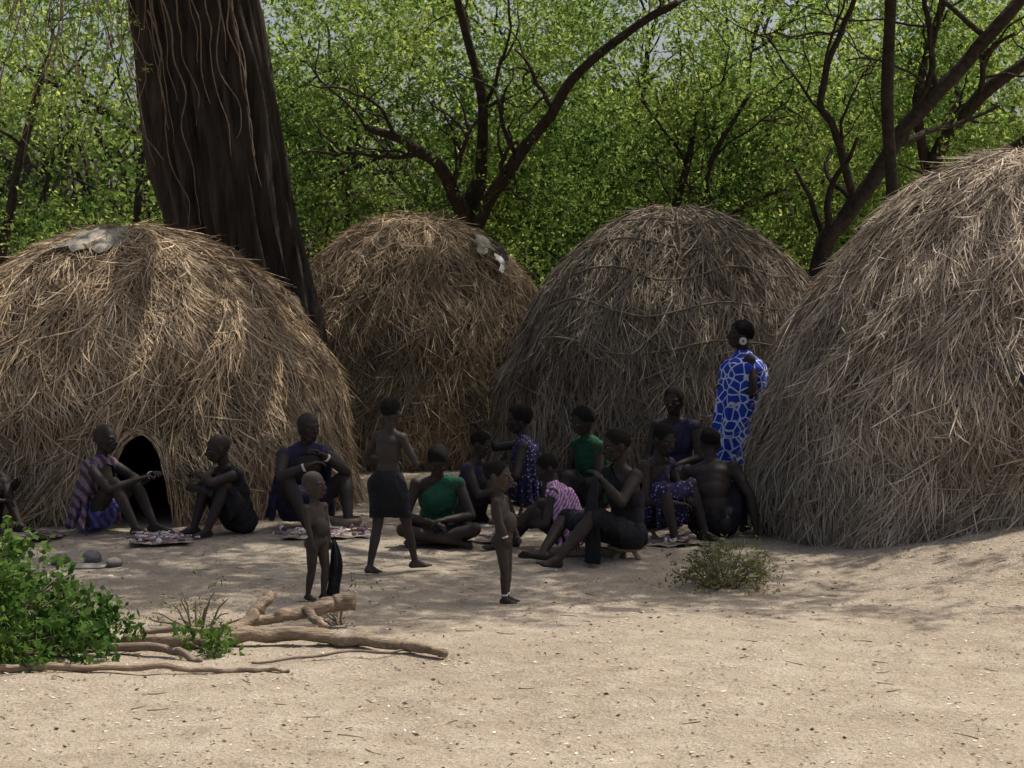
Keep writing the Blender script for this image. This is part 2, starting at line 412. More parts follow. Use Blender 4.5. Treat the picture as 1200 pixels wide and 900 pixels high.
for k in range(38):
    x=random.uniform(-5.4,-3.85); y=random.uniform(20.5,22.2)
    zt=7.5; zb=random.uniform(2.9,5.0); pts=[]
    n=7
    for q in range(n): pts.append((x+.2*noise.noise(V((q*.7,k*3.3,0)))*q/2,y+.1*noise.noise(V((q*.7,k,5))),zt+(zb-zt)*q/(n-1)))
    tube(g,pts,(random.uniform(.007,.016),.003),5,4,.04)
    if k%3==0: vl+=[(p[0],p[1],p[2]) for p in pts[2:]]
for k in range(16):
    a=random.uniform(-2.3,-.9); z=random.uniform(2.6,4.6); pts=[]
    for q in range(8):
        zz=z+q*.35; cxx=np.interp(zz,[1.6,2.8,4.1,5.4,7],[-2.92,-3.15,-3.36,-3.56,-3.75]); aa=a+.12*noise.noise(V((q*.6,k*3,0)))*2
        pts.append((cxx+.80*math.cos(aa),23.2+.80*math.sin(aa),zz))
    tube(g,pts,(.004,.012),5,4,.03)
mkobj('hanging_vines',g,M['vine'],tree)
leafcloud('hanging_sprays',vl,28,.16,.05,M['leaf'],tree,asp=.35)
# ---------------------------------------------------------------- background trees
def twigs(g,start,dirv,r,L,depth):
    pts=[V(start)]; d=V(dirv).normalized()
    n=5
    for i in range(n):
        d=(d+V((random.gauss(0,.28),random.gauss(0,.28),random.gauss(.02,.22)))).normalized(); pts.append(pts[-1]+d*L/n)
    tube(g,pts,(r,r*.4),6 if r>.03 else 4,3,.03)
    if depth>0:
        for k in range(4):
            i=random.randint(1,n); q=(d+V((random.gauss(0,.8),random.gauss(0,.6),random.gauss(.1,.6)))).normalized()
            twigs(g,pts[i],q,r*.5,L*.62,depth-1)
def bgtree(name,paths,foliage=None,per=84,mat='leaf',size=.07,spread=.36):
    e=empty(name); g=Geo()
    for pts,rs,dp in paths:
        tube(g,pts,rs,10,6,.05,.15)
        P,R=catmull(pts,[rs[0]+(rs[1]-rs[0])*i/(len(pts)-1) for i in range(len(pts))],4)
        for q in range(3,len(P),3):
            if dp>0: 
                dv=(P[q]-P[q-1]).normalized()+V((random.gauss(0,.8),random.gauss(0,.5),random.gauss(.2,.5)))
                twigs(g,P[q],dv,max(.014,R[q]*.5),random.uniform(.9,1.8),dp-1)
    mkobj('trunk_and_branches',g,M['branch'],e)
    if foliage is not None and len(foliage): leafcloud('foliage',foliage,per,spread,size,M[mat],e,asp=.42)
    return e
def box(n,x0,x1,y0,y1,z0,z1,thr=-.1,sc=.5,seed=0):
    o=[]; t=0
    while len(o)<n and t<n*20:
        t+=1
        p=(random.uniform(x0,x1),random.uniform(y0,y1),random.uniform(z0,z1))
        if noise.noise(V((p[0]*sc+seed,p[1]*sc*.6,p[2]*sc*1.2)))>thr: o.append(p)
    return o
bgtree('acacia_tree',[([(-.62,29,0),(-.66,29,1.5),(-.6,29,2.9),(-.45,29,3.6)],(.17,.12),0),
 ([(-.6,29,2.9),(-.95,28.4,3.7),(-1.45,28.2,4.1),(-2.0,28,4.3)],(.11,.05),2),
 ([(-.6,29,2.8),(-.2,28.5,3.5),(.4,28,4.3),(1.1,27.7,5.2),(2.2,27.4,5.9)],(.11,.05),2),
 ([(-.45,29,3.6),(-.4,28.6,4.6),(-.7,28.4,5.8),(-.9,28,7)],(.09,.04),2)],
 box(520,-4.2,3.2,28.0,32,3.2,7.2,.08,.75,1))
bgtree('leaning_acacia_tree',[([(3.8,26,0),(3.85,26,1.6),(3.95,26,2.6),(4.35,26,3.2),(5.0,26,4.15),(5.75,26,5.0),(6.6,26,6.0)],(.14,.08),1),
 ([(4.35,26,3.2),(4.1,26,4.0),(3.9,26,4.6),(4.2,26.2,5.4),(4.4,26.2,5.9)],(.06,.03),2),
 ([(5.0,26,4.15),(5.3,26,4.9),(5.2,26,5.8)],(.05,.03),2)],
 box(300,2.5,8.5,26.6,30,3.4,7.0,.12,.8,5))
bgtree('bare_tree',[([(4.5,24.4,0),(4.52,24.4,2),(4.48,24.4,4),(4.52,24.4,6.2)],(.085,.07),0)],None)
bgtree('forked_tree',[([(5.4,27,0),(5.45,27,2),(5.5,27,3.6),(6.1,26.8,4.6),(6.9,26.5,5.2),(8,26.5,5.8)],(.13,.06),2),
 ([(5.5,27,3.4),(6.3,26.8,3.8),(7.2,26.6,4.3),(8,26.5,4.6)],(.09,.05),2),([(5.5,27,3.6),(5.3,27,4.6),(5.7,27,6)],(.08,.04),2)],
 box(140,5,9.5,27.8,31,3.6,6.8,.12,.8,9))
bgtree('thorn_tree',[([(1.9,29,0),(2.0,29,2),(2.4,29,3.5),(2.6,29,4.6)],(.09,.04),2),([(2.9,28.5,0),(3.0,28.5,2.4),(2.7,28.5,3.6),(3.3,28.5,4.8)],(.07,.03),2),
 ([(2.5,29,0),(2.6,29,2.6),(3.6,28.8,3.4),(4.4,28.7,3.6)],(.06,.03),2)],
 box(280,-.5,5.5,30.5,33,2.4,6.6,.08,.75,14))
bgtree('young_acacia_tree',[([(-7.4,29,0),(-7.3,29,2),(-7.0,29,3.6),(-6.6,29,5.2)],(.10,.05),2),([(-5.4,30,0),(-5.5,30,3),(-5.2,30,5.6)],(.08,.04),2)],
 box(400,-9.5,-3.0,28,33,1.2,7.2,.12,.75,20))
bg=empty('distant_trees')
g=Geo()
for k in range(34):
    x=random.uniform(-12,13); y=random.uniform(33,45); twigs(g,(x,y,0),(random.gauss(0,.2),0,1),.13,5.5,2)
mkobj('stems',g,M['branch'],bg)
leafcloud('foliage_back',box(1250,-13,14,34,46,.3,9.0,.06,.33,30),84,.6,.125,M['leaf'],bg,asp=.45)
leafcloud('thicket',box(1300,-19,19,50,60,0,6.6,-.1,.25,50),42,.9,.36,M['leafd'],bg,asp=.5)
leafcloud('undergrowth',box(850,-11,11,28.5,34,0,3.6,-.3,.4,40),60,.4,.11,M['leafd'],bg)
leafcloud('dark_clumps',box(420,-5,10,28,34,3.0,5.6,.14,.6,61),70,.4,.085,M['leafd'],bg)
leafcloud('upper_leaves',box(300,-2.5,9,28,34,3.5,7.5,.08,.7,44),70,.38,.075,M['leaf'],bg)
# ---------------------------------------------------------------- people
def ik(a,t,l1,l2,pole):
    d=t-a; L=d.length; dn=d/L; L=min(max(L,abs(l1-l2)*1.05+.02),(l1+l2)*.998); t=a+dn*L
    x=(l1*l1-l2*l2+L*L)/(2*L); h=math.sqrt(max(l1*l1-x*x,0)); p=pole-dn*pole.dot(dn)
    if p.length<1e-4: p=V((1,0,0))-dn*dn.x
    p.normalize(); return a+dn*x+p*h,t
def remesh(geo,vox,it=5,name='m'):
    me=bpy.data.meshes.new('tmp'); me.from_pydata(geo.v,[],geo.f)
    ob=bpy.data.objects.new('tmp',me); scene.collection.objects.link(ob)
    r=ob.modifiers.new('r','REMESH'); r.mode='VOXEL'; r.voxel_size=vox
    s=ob.modifiers.new('s','SMOOTH'); s.iterations=it; s.factor=.5
    dg=bpy.context.evaluated_depsgraph_get(); dg.update()
    out=bpy.data.meshes.new_from_object(ob.evaluated_get(dg)); bpy.data.objects.remove(ob); bpy.data.meshes.remove(me)
    return out
def cutmesh(me,planes,fold=.008,k=1,seed=0):
    bm=bmesh.new(); bm.from_mesh(me)
    for p,n in planes:
        bmesh.ops.bisect_plane(bm,geom=bm.verts[:]+bm.edges[:]+bm.faces[:],plane_co=V(p)*k,plane_no=V(n),clear_outer=True)
    bm.normal_update()
    for v in bm.verts:
        c=v.co; s=noise.noise(V((c.x*9+seed,c.y*9,c.z*3.5)))+.5*noise.noise(V((c.x*22,c.y*22+seed,c.z*9)))
        s+=.5*(1-abs(noise.noise(V((c.x*13+seed,c.y*13,c.z*5))))*4)
        v.co=c+v.normal*(s*fold)
    bm.to_mesh(me); bm.free(); return me
def person(name,loc,heading,H=1.68,hp=.11,lean=(0,0),head=(0,0),hands=((.3,.2,.3),(.3,-.2,.3)),feet=((.45,.12,.07),(.45,-.12,.07)),
    kp=((.3,.15,1),(.3,-.15,1)),ep=((-.4,.6,-.6),(-.4,-.6,-.6)),fd=None,hs=1.1,leg=1,arm=1,girth=1.1,belly=0,skin='skin',hair=1,clothes=(),slouch=.9,curl=.6,ear=False,bands=()):
    k=H/1.7
    e=empty(name,(loc[0],loc[1],gz(loc[0],loc[1])+(loc[2] if len(loc)>2 else 0)),math.radians(heading))
    B=Geo(); F=Geo()
    P=V((0,0,hp)); lf,ls=math.radians(lean[0]),math.radians(lean[1])
    td=V((math.sin(lf),math.sin(ls),math.cos(lf)*math.cos(ls))).normalized(); left=V((0,1,0)); left=(left-td*left.dot(td)).normalized(); fw=left.cross(td).normalized()
    C=P+td*.49; Mi=P+td*.22-fw*(.05*slouch)
    nd=(td+V((.25*slouch+.1,0,.6))).normalized()
    hc=C+nd*(.075+.10*hs)
    yw,pt=math.radians(head[0]),math.radians(head[1])
    hf=(fw*math.cos(yw)+left*math.sin(yw)); hf.z*=.4; hf.normalize(); hl=V((0,0,1)).cross(hf).normalized()
    hf=(hf*math.cos(pt)+V((0,0,1))*math.sin(pt)).normalized(); hu=hf.cross(hl).normalized()
    g_=girth
    tor=[]
    def T(kind,*a): tor.append((kind,a))
    ax=(fw,left,td)
    T('e',P+td*.02,(.105*g_,.15*g_,.10),ax); T('e',(P+Mi)/2+td*.03,(.088*g_,.122*g_,.13),ax); 
    T('e',Mi+td*.03,(.085*g_,.12*g_,.11),ax)
    T('e',C-td*.17-fw*.01,(.098*g_,.142*g_,.17),ax); T('e',C-td*.09-fw*.015,(.085*g_,.15*g_,.09),ax)
    if belly: T('e',Mi+fw*.06*belly-td*.03,(.11*belly,.12*belly,.13),ax)
    SL=C-td*.045+left*.160*g_; SR=C-td*.045-left*.160*g_
    T('c',SL,SR,.045,.045); T('c',C+td*.01,C-td*.03+left*.12,.048,.04); T('c',C+td*.01,C-td*.03-left*.12,.048,.04)
    def put(G,inf=0):
        for kd,a in tor:
            if kd=='e': ellip(G,a[0],tuple(x+inf for x in a[1]),a[2],20,13)
            else: capsule(G,a[0],a[1],a[2]+inf,a[3]+inf)
    put(B)
    capsule(B,C-td*.02,hc-hu*.03*hs-hf*.015,.056,.048*(.6+.4*hs))
    def HP(x,y,z): return hc+(hf*x+hl*y+hu*z)*hs
    hax=(hf,hl,hu)
    def E(x,y,z,a,b,c): ellip(B,HP(x,y,z),(a*hs,b*hs,c*hs),hax,18,11)
    E(-.012,0,.032,.095,.074,.085); E(.0,0,.01,.085,.068,.09); E(.032,0,-.03,.052,.053,.062); E(.045,0,-.078,.03,.03,.026)
    capsule(B,HP(-.01,.05,-.045),HP(.05,.02,-.085),.018*hs,.016*hs); capsule(B,HP(-.01,-.05,-.045),HP(.05,-.02,-.085),.018*hs,.016*hs)
    capsule(B,HP(.083,0,.012),HP(.105,0,-.02),.009*hs,.014*hs); ellip(B,HP(.092,0,-.026),(.014*hs,.024*hs,.011*hs),hax)
    ellip(B,HP(.085,0,-.052),(.018*hs,.026*hs,.009*hs),hax); ellip(B,HP(.082,0,-.066),(.016*hs,.023*hs,.009*hs),hax)
    for s in (1,-1):
        capsule(B,HP(.08,.012*s,.022),HP(.07,.045*s,.024),.011*hs,.010*hs)
        ellip(B,HP(.055,.045*s,-.015),(.02*hs,.016*hs,.016*hs),hax)
        ellip(B,HP(-.012,.074*s,-.008),(.02*hs,.009*hs,.033*hs),hax)
    eg=Geo(); pg=Geo()
    for s in (1,-1):
        ellip(eg,HP(.0735,.030*s,.003),(.0100*hs,.0125*hs,.0050*hs),hax,10,7); ellip(pg,HP(.0795,.030*s,.003),(.0055*hs,.0068*hs,.0055*hs),hax,8,5)
    J={}
    for i,(S,s) in enumerate(((SL,1),(SR,-1))):
        eb,wr=ik(S,V(hands[i]),.29*arm,.25*arm,V(ep[i])); J['e%d'%i]=eb; J['w%d'%i]=wr
        ellip(B,S,(.054*g_,.052*g_,.057*g_)); capsule(B,S,eb,.047*g_,.035*g_); capsule(B,eb,eb+(wr-eb)*.35,.035*g_,.038*g_); capsule(B,eb+(wr-eb)*.3,wr,.038*g_,.024*g_)
        d=(wr-eb).normalized(); n=V((0,0,-1)); 
        if abs(d.z)>.85: n=V((0,-s,0))
        n=(n-d*n.dot(d)).normalized(); sd=d.cross(n)
        th=-sd if sd.dot(left*-s)<0 else sd
        ellip(B,wr+d*.045,(.05*arm,.037*arm,.017*arm),(d,sd,n),14,9)
        for q,(o,l) in enumerate(((-.029,.06),(-.0095,.075),(.0105,.08),(.03,.068))):
            r0=wr+d*.078*arm+th*o*arm; c=curl+.1*q
            d1=(d*math.cos(c*.5)+n*math.sin(c*.5)); d2=(d*math.cos(c*1.5)+n*math.sin(c*1.5)); 
            p1=r0+d1*l*.5*arm; p2=p1+d2*l*.5*arm
            capsule(F,r0,p1,.0088*arm,.008*arm,8); capsule(F,p1,p2,.008*arm,.006*arm,8)
        t0=wr+d*.025*arm+th*.028*arm; t1=t0+(d*.6+th*.7+n*.2).normalized()*.035*arm; t2=t1+(d*.9+th*.2+n*.35).normalized()*.03*arm
        capsule(F,t0,t1,.011*arm,.009*arm,8); capsule(F,t1,t2,.009*arm,.007*arm,8)
    for i,s in ((0,1),(1,-1)):
        hp_=P+left*.082*s*g_-V((0,0,.01)); kn,an=ik(hp_,V(feet[i]),.43*leg,.42*leg,V(kp[i])); J['h%d'%i]=hp_; J['k%d'%i]=kn; J['a%d'%i]=an
        capsule(B,hp_,kn,.083*g_,.052*g_); ellip(B,hp_-fw*.03,(.085*g_,.075*g_,.085*g_)); ellip(B,kn,(.053*g_,.050*g_,.053*g_))
        capsule(B,kn,kn+(an-kn)*.35,.046*g_,.051*g_); capsule(B,kn+(an-kn)*.3,an,.051*g_,.029*g_)
        f=V(fd[i]) if fd else V((1,.15*s,0)); f.normalize()
        sh=(an-kn).normalized(); dn=(sh-f*sh.dot(f)).normalized() if abs(sh.dot(f))<.97 else V((0,0,-1))
        hl_=an+dn*.035-f*.035; bl=an+dn*.042+f*.12*(.5+.5*leg)
        sd=f.cross(dn)
        capsule(B,hl_,an,.031,.03); capsule(B,hl_,bl,.030,.024); ellip(B,bl,(.05,.040,.02),(f,sd,dn)); capsule(B,an,bl,.03,.022)
        for q in range(5):
            tp=bl+f*(.035+.008*(2-abs(q-1)))+sd*(-.032+.016*q)
            capsule(F,bl+sd*(-.030+.015*q),tp,.0095,.008,7)
    B.v=[(x*k,y*k,z*k) for x,y,z in B.v]
    me=remesh(B,.0085*k**.5 if H>1.2 else .0065,4)
    n0=len(me.vertices); co_=np.empty(n0*3); me.vertices.foreach_get('co',co_); vs=co_.reshape(-1,3).tolist(); fs=[tuple(p.vertices) for p in me.polygons]
    bpy.data.meshes.remove(me)
    out=Geo(); out.add(vs,fs); out.add([(x*k,y*k,z*k) for x,y,z in F.v],F.f)
    mkobj('body',out,M[skin],e)
    def sc(G): G.v=[(x*k,y*k,z*k) for x,y,z in G.v]; return G
    mkobj('eyes',sc(eg),M['eye'],e); mkobj('pupils',sc(pg),M['pupil'],e)
    if hair:
        hg=Geo(); th=.0025*hair if hair<2.4 else .012
        ellip(hg,HP(-.016,0,.034+(.012 if hair>=3 else 0)),((.094+th)*hs,(.074+th)*hs,(.085+th)*hs),hax,36,22)
        me=bpy.data.meshes.new('hair'); me.from_pydata([(x*k,y*k,z*k) for x,y,z in hg.v],[],hg.f)
        cutmesh(me,[(tuple(HP(-.02,0,-.005)),tuple(-hu+hf*.35)),(tuple(HP(.06,0,.062)),tuple(hf-hu*.5))],.004*k,k)
        mkobj('hair',me,M['hair'],e)
    if ear:
        g=Geo()
        for s in (1,-1):
            c=HP(-.005,.080*s,-.045)
            ring=[[c+hl*o+(hf*math.cos(a)+hu*math.sin(a))*r for a in [2*math.pi*j/18 for j in range(18)]] for o,r in ((-.008,.03),(-.008,.034),(.008,.034),(.008,.03))]
            rings(g,ring,18)
        mkobj('ear_plug',sc(g),M['white'],e)
        g=Geo()
        for s in (1,-1): ellip(g,HP(-.005,.088*s,-.045),(.009,.003,.009),hax,10,5)
        mkobj('ear_plug_boss',sc(g),M['black'],e)
    for what,bm_ in bands:
        g=Geo()
        a,b,t,r=what; p=J[a]+(J[b]-J[a])*t; d,u,w_=frame(J[b]-J[a])
        for o in (-.008,.002):
            tube(g,[p+d*o+(u*math.cos(q*math.pi/4)+w_*math.sin(q*math.pi/4))*r for q in range(9)],(.005,.005),6,2)
        mkobj('bracelet',sc(g),M[bm_],e)
    for ci,cl in enumerate(clothes):
        kind,mt=cl[0],cl[1]; G=Geo(); pl=[]; fold=.010
        if kind=='lap':
            t1=cl[2]; ellip(G,P+td*.03,(.125*g_,.17*g_,.12),ax)
            for q in range(6):
                u=q/5; a=J['h0'].lerp(J['h1'],u); b=J['k0'].lerp(J['k1'],u); b=a.lerp(b,t1); sag=-.05*math.sin(math.pi*u)*min(1,(J['k0']-J['k1']).length/.3)
                capsule(G,a+V((0,0,.0)),b+V((0,0,sag)),.098*g_,.068*g_)
            if len(cl)>3:
                for q in range(6):
                    u=q/5; b=J['h0'].lerp(J['k0'],t1).lerp(J['h1'].lerp(J['k1'],t1),u); 
                    capsule(G,b,V((b.x-.03,b.y*1.05,max(.04,b.z-cl[3]))),.055,.03)
            fold=.014
        elif kind=='skirt':
            ellip(G,P+td*.04,(.13*g_,.18*g_,.12),ax)
            for q in range(5):
                u=q/4; a=J['h0'].lerp(J['h1'],u); b=J['k0'].lerp(J['k1'],u); capsule(G,a-fw*.02,a.lerp(b,cl[2]),.125*g_,.09*g_)
            fold=.011
            zc=a.lerp(b,cl[2]).z-.01; pl=[((0,0,zc),(0,0,-1))]
        elif kind=='torso':
            put(G,.016); pl=cl[2]; fold=.009
        elif kind=='shawl':
            sd0,zb,spread=cl[2]
            put(G,.018)
            for q in range(9):
                a=math.radians(-100+200*q/8)
                dirv=(-fw*math.cos(a)*.12+left*math.sin(a)*.18)*g_
                top=C-td*.07+dirv*.9; bot=P+V((0,0,zb-P.z))+dirv*spread
                capsule(G,top,bot,.035,.022)
            if sd0==0: pl=[(tuple(P+fw*.07),tuple(fw)),]
            fold=.012
        elif kind=='cape':
            R_=[]; nseg=90
            zt=C.z+.05; zb=cl[2]
            for i in range(30):
                t=i/29; z=zt+(zb-zt)*t
                w_=.07+.17*sstep(0,.13,t)+.05*t; dd=.065+.13*sstep(0,.16,t)+.10*t; am=.03*t
                R_.append([V((.02+dd*math.cos(a)*(1+am*4*math.sin(a*9+t*2)),w_*math.sin(a)*(1+am*4*math.sin(a*9+t*2)),z+.02*math.sin(a*3)*t)) for a in [2*math.pi*j/nseg for j in range(nseg)]])
            rings(G,R_,nseg); G.f=G.f[:-2]
            mkobj('cape',sc(G),M[mt],e); continue
        sc(G); me=remesh(G,.011,5); cutmesh(me,pl,fold,k,seed=ci*7+loc[0]*3)
        mkobj('garment_'+kind,me,M[mt],e)
    return e,J,k
def toga(z,s=1,low=None):
    pl=[((0,0,z),(0,-.75*s,1))]
    if low is not None: pl.append(((0,0,low),(0,0,-1)))
    return pl
KU=((.3,.15,1),(.3,-.15,1)); KO=((.35,1,.25),(.35,-1,.25))
crossed=dict(feet=((.33,-.10,.06),(.36,.12,.06)),kp=KO,fd=((.3,-1,-.1),(.3,1,-.1)))
person('seated_man',(-3.64,17.85),-22,1.74,.13,(6,0),(0,0),((.48,.13,.50),(.44,-.04,.47)),((.50,.12,.07),(.47,-.12,.07)),hair=0,
   ep=((-.2,.7,-.7),(-.2,-.7,-.7)),clothes=[('lap','blue',.5),('shawl','cape',(0,.06,1.5))],bands=[(('e0','w0',.9,.03),'white')])
person('seated_man',(-4.78,17.9),-30,1.7,.12,(12,0),(0,-10),((.52,.10,.48),(.42,-.05,.3)),((.5,.12,.07),(.47,-.12,.07)),hair=0,clothes=[('lap','black',.9,.3),('shawl','cape',(0,.05,1.4))])
person('seated_man',(-2.38,17.85),-140,1.68,.12,(18,0),(-25,-5),((.40,-.04,.54),(.42,.06,.42)),((.42,.13,.07),(.40,-.12,.07)),hair=0,
   ep=((.3,.8,-.2),(.3,-.8,-.2)),clothes=[('lap','black',.9,.25),('torso','black',toga(.52,1))])
person('seated_man',(-1.88,18.15),-60,1.83,.18,(12,0),(8,4),((.34,.05,.62),(.42,-.12,.55)),((.50,.20,.07),(.48,-.16,.07)),hair=0,girth=1.18,
   kp=((.3,.4,1),(.3,-.4,1)),ep=((.2,.8,-.6),(.2,-.8,-.6)),clothes=[('lap','purple',.6),('shawl','purple',(0,.1,1.3))],bands=[(('e0','w0',.85,.03),'white'),(('e1','w1',.85,.03),'white')])
child=dict(hs=1.62,leg=.80,arm=.84,girth=1.1,belly=.95,slouch=-.4,skin='skin2')
e5,J5,k5=person('toddler',(-1.34,14.0),-35,.91,.745,(-4,0),(10,0),((.10,.16,.62),(.12,-.19,.60)),((.04,.07,.065),(-.10,-.07,.065)),ep=((-.6,.5,-.2),(-.6,-.5,-.2)),hair=0,kp=((1,0,0),(1,0,0)),**child)
g=Geo(); h=J5['w0']*k5
n=30; rr_=[]
for i in range(16):
    t=i/15; r=.012+.045*t+.012*math.sin(t*5)
    rr_.append([V((h.x+.03+.02*math.sin(t*4)+r*1.0*math.cos(a)*(1+.35*math.sin(a*5+t)),h.y+.01+r*.7*math.sin(a)*(1+.3*math.sin(a*4)),h.z+.01-(h.z-.005)*t)) for a in [2*math.pi*j/n for j in range(n)]])
rings(g,rr_,n); mkobj('held_cloth',g,M['black'],e5)
person('walking_child',(-.93,15.35),52,1.34,.86,(3,0),(8,-4),((.20,.16,1.06),(.24,-.12,1.02)),((-.16,.10,.07),(.26,-.12,.07)),kp=((1,.05,0),(1,-.05,0)),
   ep=((-.5,1,-.5),(-.5,-1,-.5)),fd=((1,.1,-.1),(1,-.5,0)),hs=1.2,leg=.93,arm=.95,girth=1.0,hair=1.2,skin='skin2',slouch=.2,clothes=[('skirt','black',.80)],bands=[(('e0','w0',.8,.028),'white')])
person('seated_woman',(-.62,17.0),-88,1.68,.11,(24,0),(5,-42),((.36,.06,.24),(.38,-.05,.22)),hair=1.5,ep=((-.2,1,-.6),(-.2,-1,-.6)),
   clothes=[('torso','green',toga(.545,1)),('lap','black',.75)],**crossed)
person('seated_boy',(-.42,18.5),-20,1.58,.12,(12,0),(0,-15),((.40,.1,.38),(.42,-.1,.36)),hair=1.2,clothes=[('lap','black',.9,.2),('torso','purple',toga(.5,-1))])
def stool(x,y,h):
    e=empty('wooden_stool',(x,y,gz(x,y))); g=Geo()
    ring=[[V((r*1.3*math.cos(a),r*.8*math.sin(a),z+.012*math.cos(2*a))) for a in [2*math.pi*j/20 for j in range(20)]] for z,r in ((h-.03,.09),(h-.025,.115),(h-.005,.12),(h,.10))]
    rings(g,ring,20); mkobj('seat',g,M['log'],e)
    g=Geo()
    for sx in (1,-1):
        for sy in (1,-1): tube(g,[(sx*.05,sy*.03,h-.02),(sx*.06,sy*.04,h*.5),(sx*.10,sy*.06,0)],(.016,.018),7,3)
    mkobj('legs',g,M['log'],e)
person('pointing_woman',(.14,18.8),176,1.7,.26,(4,0),(12,0),((.25,.15,.35),(.44,.0,.84)),((.40,.16,.07),(.48,-.10,.07)),hair=3,curl=.2,ep=((-.3,.8,-.5),(0,-.6,-1)),
   clothes=[('lap','dots',.95,.3),('shawl','dots',(1,.2,1.25))]); stool(.14,18.8,.17)
person('toddler',(-.06,13.97),-14,1.0,.755,(-5,0),(-8,-3),((.14,.10,.80),(.10,-.20,.72)),((.02,.065,.065),(.03,-.065,.065)),ep=((-.7,.6,-.2),(-.7,-.6,-.2)),hair=1,kp=((1,0,0),(1,0,0)),
   bands=[(('k1','a1',.88,.038),'white'),(('k0','a0',.88,.038),'white'),(('e1','w1',.82,.032),'white')],**child)
person('seated_youth',(.48,16.6),168,1.52,.11,(18,0),(18,-18),((.38,.12,.26),(.40,-.1,.26)),((.62,.14,.07),(.55,-.10,.07)),hair=1,clothes=[('shawl','pink',(0,.05,1.5)),('lap','black',.7)])
person('seated_woman',(.74,18.4),-150,1.72,.28,(8,0),(0,-14),((.3,.1,.4),(.3,-.1,.4)),hair=2.5,clothes=[('shawl','dgreen',(1,.25,1.2)),('lap','black',.9,.3)]); stool(.74,18.4,.19)
e13,J13,k13=person('seated_woman',(.90,16.0),-148,1.78,.19,(6,0),(-12,-8),((.30,.10,.62),(.32,-.16,.20)),((.70,.12,.06),(.60,-.24,.06)),kp=((.3,.1,1),(.2,-.9,.6)),hair=1.3,
   ep=((.2,.7,-.7),(-.3,-.8,-.4)),fd=((1,.2,.15),(.9,-.5,.15)),clothes=[('torso','black',toga(.64,-1)),('lap','black',.95)],bands=[(('e1','w1',.8,.03),'white')])
stool(.90,16.0,.10)
g=Geo(); h=(J13['w0']+V((.05,0,0)))*k13; rr_=[]
for i in range(24):
    t=i/23; r=.02+.04*t+.015*math.sin(t*3)
    rr_.append([V((h.x+.06*t+.02*math.sin(t*5)+r*.6*math.cos(a)*(1+.3*math.sin(a*5+t*2)),h.y+.02*t+r*1.3*math.sin(a)*(1+.25*math.sin(a*4+t)),h.z+.02-(h.z+.01)*t)) for a in [2*math.pi*j/36 for j in range(36)]])
rings(g,rr_,36); mkobj('held_cloth',g,M['black'],e13)
person('seated_woman',(1.14,17.3),-40,1.72,.20,(14,0),(-10,-12),((.36,.1,.36),(.38,-.1,.34)),((.46,.2,.07),(.44,-.2,.07)),kp=KU,hair=1.4,clothes=[('lap','dots',.95,.3),('torso','purple',toga(.60,1))])
stool(1.14,17.3,.11)
person('seated_woman',(1.50,18.7),-110,1.76,.42,(4,0),(0,-6),((.3,.1,.55),(.3,-.1,.5)),((.38,.12,.07),(.38,-.12,.07)),hair=1.6,clothes=[('torso','purple',toga(.86,1)),('lap','purple',.95,.3)])
stool(1.50,18.7,.33)
person('seated_man',(1.72,17.35),78,1.76,.13,(18,6),(20,-8),((.30,.26,.30),(.02,-.34,.10)),((.5,.2,.07),(.42,-.2,.07)),kp=KU,hair=1.2,girth=1.18,clothes=[('lap','black',.9)])
person('standing_woman',(2.2,19.3),-172,1.80,.93,(1,0),(0,3),((.16,.10,1.15),(.16,-.1,1.1)),((.03,.1,.07),(-.04,-.1,.07)),hair=2.6,kp=((1,0,0),(1,0,0)),ear=True,
   clothes=[('skirt','black',.95),('cape','net',.48)])
# ---------------------------------------------------------------- small objects
def stone(x,y,s,name='hearth_stone'):
    g=Geo()
    ellip(g,(0,0,0),(s,s*.8,s*.62),None,20,12)
    sd=random.random()*40
    g.v=[tuple(V(p)*(1+.28*noise.noise(V(p)/s*1.1+V((sd,0,0))))) for p in g.v]
    o=mkobj(name,g,M['stone']); o.location=(x,y,gz(x,y)+s*.4); o.rotation_euler=(0,0,random.random()*6)
stone(-3.54,15.95,.085); stone(-3.31,16.05,.09); stone(-3.08,15.8,.075)
g=Geo(); ellip(g,(0,0,0),(.2,.14,.012),None,24,9); g.v=[(x*(1+.3*noise.noise(V((x*9,y*9,0)))),y,z) for x,y,z in g.v]
o=mkobj('ash_pile',g,M['canvas']); o.location=(-3.3,15.80,gz(-3.3,15.8)+.006)
def mat_goods(x,y,w,d,rot,name,mt,n):
    e=empty(name,(x,y,gz(x,y)+.014),rot); g=Geo(); vs=[];fs=[]; a=24;b=16
    for i in range(a+1):
        for j in range(b+1):
            px=(i/a-.5)*w+.07*noise.noise(V((j*.4,i*.1,x)));py=(j/b-.5)*d+.07*noise.noise(V((i*.4,0,y)))
            vs.append((px,py,.014+.022*noise.noise(V((px*7,py*7,x)))))
    for i in range(a):
        for j in range(b): q=i*(b+1)+j; fs.append((q,q+b+1,q+b+2,q+1))
    g.add(vs,fs); mkobj('mat',g,M[mt],e)
    g=Geo()
    for q in range(n):
        cx=random.gauss(0,.26)*w; cy=random.gauss(0,.26)*d; r=random.uniform(.015,.045); ph=random.random()*6
        if random.random()<.7:
            tube(g,[(cx+r*math.cos(ph+t*.8),cy+r*math.sin(ph+t*.8),.04+.01*random.random()) for t in range(9)],(.006,.006),5,2)
        else: ellip(g,(cx,cy,.04),(random.uniform(.01,.03),random.uniform(.01,.02),random.uniform(.01,.03)),None,8,6)
    mkobj('trinkets',g,M['bead1'],e,False)
mat_goods(-2.95,17.15,.52,.5,.1,'craft_display_mat','mat',100)
mat_goods(-1.60,17.45,.75,.55,.15,'craft_display_mat','mat',120)
